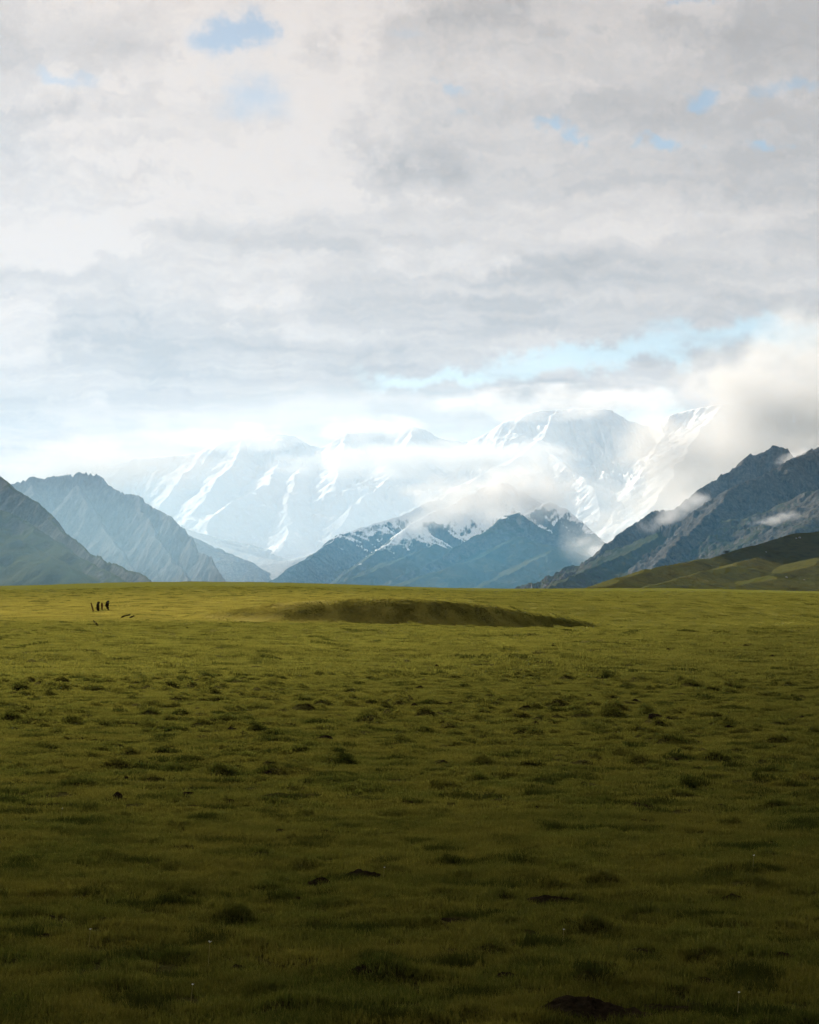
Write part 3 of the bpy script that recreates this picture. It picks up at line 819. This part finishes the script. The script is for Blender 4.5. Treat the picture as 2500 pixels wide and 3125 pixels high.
def upright_mark(line, label, mat, seed, ragged):
    """dark ragged upright of unclear nature on the far bank: line = [(px,row,half width px)...] from its top to its foot"""
    rr = random.Random(seed)
    pts = np.array(line, float)
    pts[:, 2] *= 0.72
    h = hit_ground(pts[-1, 0], pts[-1, 1])
    m = h[1] / F
    n, k_ = 26, 10
    V, Fc = [], []
    for i in range(n):
        t_ = i / (n - 1) * (len(pts) - 1)
        px, row, hw = (np.interp(t_, np.arange(len(pts)), pts[:, c]) for c in range(3))
        cx_ = (px - pts[-1, 0]) * m + rr.uniform(-1, 1) * ragged * hw * m * 0.35
        z = (pts[-1, 1] - row) * m - 0.15 * (i == n - 1)
        for k in range(k_):
            a_ = 2 * math.pi * k / k_
            r = hw * m * rr.uniform(1 - 0.55 * ragged, 1 + 0.5 * ragged) * (0.35 if i == 0 else 1.0)
            V.append((cx_ + r * math.cos(a_), 0.8 * r * math.sin(a_), z + rr.uniform(-1, 1) * 0.02))
    for i in range(n - 1):
        for k in range(k_):
            j = (k + 1) % k_
            Fc.append((i * k_ + j, i * k_ + k, (i + 1) * k_ + k, (i + 1) * k_ + j))
    Fc.append(tuple(range(k_)))
    o = obj('dark_upright', raw_mesh('dark_upright', V, Fc), mat, label=label, category='upright_mark', group='dark uprights on the far bank')
    o.location = h
    return o


upright_mark([(278, 1839, 2.2), (281, 1852, 3.2), (286, 1867, 3.0)], 'thin leaning brown upright, leftmost of four on the far bank', m_red, 1, 0.5)
upright_mark([(302, 1836, 5), (299, 1845, 6), (299, 1856, 6.5), (300, 1866, 5)], 'thickest dark upright on the far bank, second from left', m_soil, 2, 0.6)
upright_mark([(312, 1840, 4), (311, 1850, 4.5), (312, 1863, 3)], 'narrow reddish brown upright right of the thickest dark one', m_red, 3, 0.5)
upright_mark([(331, 1833, 4), (327, 1840, 7), (326, 1847, 8), (328, 1853, 5), (332, 1864, 2.5)], 'black ragged upright with wide top, rightmost on the far bank', m_soil, 4, 0.9)
scar([(370, 1887, 2), (382, 1882.5, 2), (398, 1879, 2)], 'long slanting dark soil streak below the bank scars', m_soil, 5, 0.13)
scar([(396, 1888, 2), (403, 1885, 3), (410, 1882, 2)], 'short dark soil streak at the right of the long slanting one', m_soil, 6, 0.13)
scar([(285, 1897, 2), (290, 1903, 3), (297, 1911, 2)], 'faint dark soil streak in the grass nearest below the bank', m_soil, 7, 0.10)


def mound_mesh(seed, flat):
    rr = np.random.RandomState(seed)
    n, m_ = 26, 9
    V, Fc = [], []
    ph = rr.rand(4) * 6.28
    for k in range(m_):
        r = 1.0 - k / (m_ - 1)
        for i in range(n):
            a_ = 2 * math.pi * i / n
            R = r * (1 + 0.16 * math.sin(2 * a_ + ph[0]) + 0.10 * math.sin(3 * a_ + ph[1]) + 0.06 * math.sin(7 * a_ + ph[2]))
            x, y = R * math.cos(a_), R * math.sin(a_)
            h = (1 - r ** 2) ** 0.8 * (0.8 + 0.35 * math.sin(2.2 * x + ph[2]) + 0.2 * math.sin(4.1 * y + ph[3]))
            c = float(fbm(np.array([x * 3.1 + seed]), np.array([y * 3.1]), 3)[0])
            V.append((x + 0.05 * rr.randn() * r, y + 0.05 * rr.randn() * r, max(-0.25, h * flat + 0.45 * flat * c + 0.06 * flat * rr.randn()) - 0.22 * flat * (r > 0.95)))
    for k in range(m_ - 1):
        for i in range(n):
            j = (i + 1) % n
            Fc.append((k * n + i, k * n + j, (k + 1) * n + j, (k + 1) * n + i))
    return raw_mesh('soil_mound', V, Fc)


MOUNDS = [mound_mesh(s, 0.75) for s in range(6)]
for mm in MOUNDS:
    mm.materials.append(m_soil)
mr = random.Random(4)


def mound(px, row, wpx, label=None, hk=1.0, k=None):
    h = hit_ground(px, row)
    if h is None:
        return
    r = wpx / 2 * h[1] / F
    o = obj('soil_mound', MOUNDS[k if k is not None else mr.randrange(6)], None, category='soil mound', group='burrow mounds dotted over the pasture',
            label=label or 'small low mound of dark dug soil in the %s of the %s pasture' % (('left third', 'middle third', 'right third')[0 if px < 833 else 1 if px < 1667 else 2], 'far' if row < 2100 else 'middle-distance' if row < 2400 else 'near'))
    o.location = (h[0], h[1], h[2] - 0.02)
    o.scale = (r, r * mr.uniform(0.55, 0.85), (0.035 + 0.28 * min(r, 0.30)) * hk * mr.uniform(0.8, 1.1))
    o.rotation_euler = (0, 0, mr.uniform(-0.35, 0.35) + (math.pi if mr.random() < 0.5 else 0))
    avoid.append((h[0], h[1], r * 0.86, 0.75))
    return o


for a_ in [
    (1810, 3095, 330, 'wide black soil mound cut off by the bottom edge, right of centre', 1.0),
    (2060, 3085, 240, 'broad dark soil mound at the bottom edge beside the wide black one', .9),
    (965, 2697, 100, 'smaller of two lumpy soil mounds below the middle of the pasture', 1.2),
    (1118, 2682, 140, 'larger peaked soil mound right of its smaller neighbour, below the middle', 1.3),
    (1698, 2752, 190, 'long ragged soil mound with brown flecks, right of centre', 1.0),
    (1370, 2808, 200, 'wide sunken dark soil patch left of the ragged mound', .55),
    (900, 2748, 60, 'reddish soil clod mound left of the two lumpy mounds', 1.0),
    (830, 2758, 80, 'flat dark soil heap beside the reddish clod mound', .7),
    (712, 2230, 46, 'tall rounded dark mound, left of a touching pair', 1.6),
    (745, 2241, 40, 'rounded dark mound, right of a touching pair', 1.3),
    (655, 2232, 40, 'low dark mound just left of the rounded pair', .9),
    (2238, 2748, 100, 'dark tufted soil mound near the lower right', 1.1),
    (740, 2965, 100, 'dark soil mound at the lower left with a bent stalk', 1.1),
    (2000, 2187, 50, 'twin-topped dark mound at the right middle distance', 1.1),
    (1845, 2281, 52, 'peaked black mound right of centre in the middle distance', 1.2),
    (1820, 2325, 46, 'rounded black mound below the peaked one, right of centre', 1.3),
    (1937, 2143, 36, 'isolated dark mound far out, right of centre', 1.2),
    (2385, 2445, 110, 'broad dark hollow heap near the right edge', .9),
    (1800, 2995, 1, None, 1)]:
    if a_[2] > 1:
        mound(a_[0], a_[1], a_[2], a_[3], a_[4])
# the many small ones
TR = [(322, 2263, 85), (115, 2172, 40), (460, 2190, 34), (357, 2201, 30), (64, 2224, 44), (225, 2232, 36), (250, 2258, 44), (390, 2269, 40), (130, 2340, 90), (185, 2405, 60), (35, 2402, 60), (270, 2365, 50), (540, 2310, 60), (430, 2326, 36), (540, 2355, 50), (690, 2380, 56), (585, 2424, 90), (725, 2360, 30),
      (1090, 2120, 26), (880, 2240, 60), (985, 2250, 70), (1130, 2250, 36), (850, 2262, 40), (1170, 2231, 40), (1265, 2152, 36), (1620, 2250, 40), (1495, 2215, 36), (1400, 2310, 40), (1595, 2425, 30), (1240, 2450, 80), (1960, 2510, 100), (1445, 2420, 46), (1560, 2300, 46), (370, 2495, 70), (850, 2538, 90), (1000, 2540, 60),
      (2100, 2330, 50), (2320, 2295, 44), (2445, 2190, 46), (2435, 2210, 40), (2250, 2200, 40), (1880, 2235, 40), (2010, 2205, 36), (2260, 2295, 30), (1990, 2410, 46), (2415, 2380, 60), (2480, 2190, 36), (1960, 2460, 100), (1850, 2475, 60), (480, 2635, 150), (330, 2810, 150), (155, 2805, 80), (140, 2865, 120), (700, 2595, 60),
      (1320, 2770, 40), (1950, 2905, 120), (2130, 2990, 130), (2400, 2920, 110), (1560, 2985, 130), (1110, 2960, 100), (560, 2920, 90), (1450, 3095, 90), (1190, 2548, 60), (1720, 2630, 50), (2320, 2655, 70), (1890, 2800, 100), (1250, 2620, 60), (340, 2582, 60), (220, 2532, 60)]
for (px, row, w_) in TR:
    mound(px, row, w_ * 0.85, None, mr.uniform(0.55, 0.95))
for i in range(205):
    row = 1960 + 560 * mr.random() ** 1.4
    mound(mr.uniform(-20, 2520), row, mr.uniform(9, 26) * (0.6 + (row - 1900) / 420), None, mr.uniform(0.7, 1.2))

# =====================================================================
#  GRASS
# =====================================================================
def tuft_mesh(name, n, radius, hmin, hmax, wid, seed, lean=0.35):
    rr = np.random.RandomState(seed)
    a_ = rr.rand(n) * 2 * np.pi
    r_ = np.sqrt(rr.rand(n)) * radius
    bx, by = np.cos(a_) * r_, np.sin(a_) * r_
    h = hmin + (hmax - hmin) * rr.rand(n) ** 1.4
    yaw = rr.rand(n) * 2 * np.pi
    ln = np.abs(rr.randn(n)) * lean
    la = rr.rand(n) * 2 * np.pi
    lx, ly = np.cos(la) * ln + 0.12, np.sin(la) * ln
    w = wid * (0.6 + 0.8 * rr.rand(n))
    dx, dy = np.cos(yaw) * w / 2, np.sin(yaw) * w / 2
    V = np.zeros((n, 5, 3))
    V[:, 0] = np.stack([bx - dx, by - dy, -0.02 + 0 * h], -1)
    V[:, 1] = np.stack([bx + dx, by + dy, -0.02 + 0 * h], -1)
    mx_, my_ = bx + lx * h * 0.35, by + ly * h * 0.35
    V[:, 2] = np.stack([mx_ + dx * 0.8, my_ + dy * 0.8, h * 0.55], -1)
    V[:, 3] = np.stack([mx_ - dx * 0.8, my_ - dy * 0.8, h * 0.55], -1)
    V[:, 4] = np.stack([bx + lx * h, by + ly * h, h * (1 - 0.25 * np.minimum(ln, 1))], -1)
    b_ = np.arange(n)[:, None] * 5
    quads = (b_ + np.array([[0, 1, 2, 3]])).reshape(-1, 4)
    tris = (b_ + np.array([[3, 2, 4]])).reshape(-1, 3)
    me = bpy.data.meshes.new(name)
    me.vertices.add(n * 5)
    me.vertices.foreach_set('co', V.reshape(-1).astype(np.float32))
    me.loops.add(quads.size + tris.size)
    me.loops.foreach_set('vertex_index', np.concatenate([quads.reshape(-1), tris.reshape(-1)]).astype(np.int32))
    me.polygons.add(len(quads) + len(tris))
    me.polygons.foreach_set('loop_start', np.concatenate([np.arange(len(quads)) * 4, quads.size + np.arange(len(tris)) * 3]).astype(np.int32))
    me.polygons.foreach_set('loop_total', np.concatenate([np.full(len(quads), 4), np.full(len(tris), 3)]).astype(np.int32))
    t1 = me.attributes.new('tip', 'FLOAT', 'POINT')
    t1.data.foreach_set('value', np.tile(np.array([0, 0, .45, .45, 1.0], np.float32), n))
    t2 = me.attributes.new('vary', 'FLOAT', 'POINT')
    t2.data.foreach_set('value', np.repeat(rr.rand(n).astype(np.float32), 5))
    me.update()
    me.validate()
    me.materials.append(m_blade)
    return me


def tuft_collection(name, specs):
    c = bpy.data.collections.new(name)
    for i, s in enumerate(specs):
        o = bpy.data.objects.new('%s_%d' % (name, i), tuft_mesh(name, *s))
        c.objects.link(o)
    return c


def scatter(name, coll, P, rot, scl, tint, shade_green):
    me = bpy.data.meshes.new(name)
    me.vertices.add(len(P))
    me.vertices.foreach_set('co', P.astype(np.float32).reshape(-1))
    for k, v in (('tint', tint), ('shade_green', shade_green), ('scl', scl), ('yaw', rot[0]), ('rx', rot[1]), ('ry', rot[2])):
        a_ = me.attributes.new(k, 'FLOAT', 'POINT')
        a_.data.foreach_set('value', v.astype(np.float32))
    o = obj(name, me, None, kind='stuff')
    ng = bpy.data.node_groups.new(name, 'GeometryNodeTree')
    ng.interface.new_socket(name='Geometry', in_out='INPUT', socket_type='NodeSocketGeometry')
    ng.interface.new_socket(name='Geometry', in_out='OUTPUT', socket_type='NodeSocketGeometry')
    gi, go = ng.nodes.new('NodeGroupInput'), ng.nodes.new('NodeGroupOutput')
    ci = ng.nodes.new('GeometryNodeCollectionInfo')
    ci.inputs['Collection'].default_value = coll
    ci.inputs['Separate Children'].default_value = True
    ci.inputs['Reset Children'].default_value = True
    ip = ng.nodes.new('GeometryNodeInstanceOnPoints')
    ip.inputs['Pick Instance'].default_value = True

    def attr(nm):
        n_ = ng.nodes.new('GeometryNodeInputNamedAttribute')
        n_.data_type = 'FLOAT'
        n_.inputs['Name'].default_value = nm
        return n_.outputs['Attribute']
    cx = ng.nodes.new('ShaderNodeCombineXYZ')
    ng.links.new(attr('rx'), cx.inputs[0])
    ng.links.new(attr('ry'), cx.inputs[1])
    ng.links.new(attr('yaw'), cx.inputs[2])
    ng.links.new(gi.outputs[0], ip.inputs['Points'])
    ng.links.new(ci.outputs[0], ip.inputs['Instance'])
    ng.links.new(cx.outputs[0], ip.inputs['Rotation'])
    ng.links.new(attr('scl'), ip.inputs['Scale'])
    ng.links.new(ip.outputs[0], go.inputs[0])
    md = o.modifiers.new('scatter', 'NODES')
    md.node_group = ng
    return o


AV = np.array(avoid)


def points(r0, r1, dens, seed, clearing=True):
    rr = np.random.RandomState(seed)
    ha = math.radians(17.5)
    n = int(dens * ha * (r1 * r1 - r0 * r0))
    r = np.sqrt(rr.rand(n) * (r1 * r1 - r0 * r0) + r0 * r0)
    a_ = (rr.rand(n) * 2 - 1) * ha
    x, y = np.sin(a_) * r, np.cos(a_) * r
    keep = np.ones(n, bool)
    near = np.full(n, 9.0)
    sel = AV[(AV[:, 1] > r0 * 0.9 - 1) & (AV[:, 1] < r1 + 1)]
    for (mx_, my_, rad, ky) in sel:
        e = np.sqrt((x - mx_) ** 2 + ((y - my_) / ky) ** 2) / rad
        near = np.minimum(near, e)
    keep &= near > (0.92 if r1 < 60 else 0.75)
    x, y, near = x[keep], y[keep], near[keep]
    z = ground_z(x, y)
    gr = np.maximum(0.55 * sstep(0.02, 0.34, fbm(x / 1.1 + 4, y / 0.7, 4, 0.55)), sstep(0.13, 0.25, fbm(x / 0.55 + 44, y / 0.38 + 9, 3, 0.5)) * 1.0)  # dark marks: shaded hummock sides painted in as dark green tufts
    gr = np.maximum(gr, 0.7 * (1 - sstep(1.0, 1.3, near)))
    ti = rr.rand(len(x))
    sc_ = (0.75 + 0.5 * rr.rand(len(x))) * (1 + 0.2 * gr)
    yaw = rr.rand(len(x)) * 6.283
    e = 0.06 if r1 < 60 else 0.4
    gx, gy = (ground_z(x + e, y) - z) / e, (ground_z(x, y + e) - z) / e        # tufts stand square to the hummocks
    lx, ly = np.cos(yaw) * gx + np.sin(yaw) * gy, -np.sin(yaw) * gx + np.cos(yaw) * gy
    return np.stack([x, y, z], -1), (yaw, np.arctan(ly), -np.arctan(lx)), sc_, ti, gr


c_near = tuft_collection('tuft_near', [(180, 0.09, 0.012, 0.050, 0.0028, s, 0.5) for s in range(5)])
c_mid = tuft_collection('tuft_mid', [(200, 0.14, 0.012, 0.042, 0.0055, 20 + s, 0.45) for s in range(4)])
c_far = tuft_collection('tuft_far', [(240, 0.42, 0.018, 0.055, 0.014, 40 + s, 0.38) for s in range(4)])
c_out = tuft_collection('tuft_out', [(260, 0.85, 0.025, 0.07, 0.032, 60 + s, 0.38) for s in range(4)])
scatter('grass', c_near, *points(5.5, 17, 150, 1))
scatter('grass', c_mid, *points(16, 44, 58, 2))
scatter('grass', c_far, *points(42, 118, 7.5, 3))
scatter('grass', c_out, *points(115, 360, 1.8, 4))

# =====================================================================
#  SMALL THINGS
# =====================================================================
def flower(px, row, label, s=1.0):
    h = hit_ground(px, row)
    rr = random.Random(px)
    e = bpy.data.objects.new('white_flower', None)
    COL.objects.link(e)
    e.location = h
    e['label'], e['category'], e['group'] = label, 'flower', 'white flowers in the grass'
    hh = 0.10 * s
    V, Fc = [], []
    for k in range(5):
        a_ = k * 1.2566
        V.append((0.0015 * math.cos(a_), 0.0015 * math.sin(a_), 0))
        V.append((0.0012 * math.cos(a_) + 0.01, 0.0012 * math.sin(a_), hh))
    for k in range(5):
        j = (k + 1) % 5
        Fc.append((2 * k, 2 * j, 2 * j + 1, 2 * k + 1))
    obj('stem', raw_mesh('stem', V, Fc), m_stem, e)
    V, Fc = [], []
    for k in range(9):
        a_ = k * 0.698 + rr.random()
        r = 0.008 * s * rr.uniform(0.7, 1.2)
        b_ = len(V)
        ca, sa = math.cos(a_), math.sin(a_)
        V += [(0.01, 0, hh), (0.01 + r * .6 * ca - r * .35 * sa, r * .6 * sa + r * .35 * ca, hh + r * .5), (0.01 + r * ca, r * sa, hh + r * .7), (0.01 + r * .6 * ca + r * .35 * sa, r * .6 * sa - r * .35 * ca, hh + r * .5)]
        Fc.append((b_, b_ + 1, b_ + 2, b_ + 3))
    obj('petals', raw_mesh('petals', V, Fc), m_petal, e)


for (px, row, lab, s) in [(635, 2958, 'white flower left of the stalked soil mound', 1.5), (270, 2905, 'white flower low in the dark grass at lower left', 1.3), (186, 2508, 'pale flower head alone at the left', 1.2), (2297, 2662, 'white flower near the right edge below the middle', 1.2),
                          (1716, 2890, 'tiny white flower under the ragged soil mound', 1.0), (582, 3066, 'tiny white flower nearest the bottom edge at left', 1.0), (1169, 2690, 'white speck flower beside the peaked mound', 1.0), (2250, 3105, 'white flower at the bottom right edge', 1.2)]:
    flower(px, row, lab, s)

# pale boulders and a lone shrub on the grassy hill
hill = bpy.data.objects['grassy_hill']


def hill_hit(px, row):
    u, v = ray(px, row)
    dirv = Vector((u, 1, v)).normalized()
    ok, loc, nrm, _ = hill.ray_cast(Vector((0, 0, CAMZ)), dirv)
    return loc if ok else None


def boulder(px, row, wpx, label, seed):
    p = hill_hit(px, row)
    if p is None:
        return
    rr = np.random.RandomState(seed)
    bm = bmesh.new()
    bmesh.ops.create_icosphere(bm, subdivisions=2, radius=1.0)
    for v in bm.verts:
        n = float(fbm(np.array([v.co.x * 1.3 + seed]), np.array([v.co.y * 1.3 + v.co.z]), 2)[0])
        v.co *= 1 + 0.7 * n
        v.co.z *= 0.7
    me = bpy.data.meshes.new('boulder')
    bm.to_mesh(me)
    bm.free()
    o = obj('boulder', me, m_stone, label=label, category='boulder', group='pale boulders on the grassy hill')
    r = wpx / 2 * p.y / F
    o.location, o.scale = p, (r, r, r)


for i, (px, row, w_, lab) in enumerate([(2455, 1770, 6, 'small pale boulder at the foot of the hill near the right edge'), (2400, 1762, 8, 'pale boulder low on the hill, larger of the two at its foot'), (2440, 1641, 9, 'pale boulder just below the top of the grassy hill'), (2430, 1643, 6, 'little pale stone beside the hilltop boulder'), (2338, 1685, 5, 'tiny pale stone alone on the middle of the hill')]):
    boulder(px, row, w_, lab, i + 3)

p = None
for row in range(1660, 1720):
    p = hill_hit(2217, row)
    if p is not None:
        break
if p is not None:
    rr = np.random.RandomState(9)
    V, Fc = [], []
    for k in range(420):
        c = rr.randn(3) * np.array([1.3, 1.0, 0.7]) + np.array([0, 0, 1.4])
        c[2] = abs(c[2])
        a_, b_ = rr.randn(3) * 0.22, rr.randn(3) * 0.22
        n0 = len(V)
        V += [c - a_, c + b_, c + a_, c - b_]
        Fc.append((n0, n0 + 1, n0 + 2, n0 + 3))
    e = bpy.data.objects.new('shrub', None)
    COL.objects.link(e)
    e.location = p
    e['label'], e['category'] = 'lone dark shrub on the skyline of the grassy hill', 'shrub'
    obj('foliage', raw_mesh('foliage', V, Fc), m_bush, e)
    V, Fc = [], []
    for s in range(3):
        b_ = len(V)
        for zz_, r in ((-0.3, .12), (1.3, .05)):
            for k in range(5):
                V.append((r * math.cos(k * 1.2566) + zz_ * 0.3 * (s - 1), r * math.sin(k * 1.2566), zz_))
        for k in range(5):
            j = (k + 1) % 5
            Fc.append((b_ + k, b_ + j, b_ + 5 + j, b_ + 5 + k))
    obj('stem', raw_mesh('stem', V, Fc), m_stem, e)
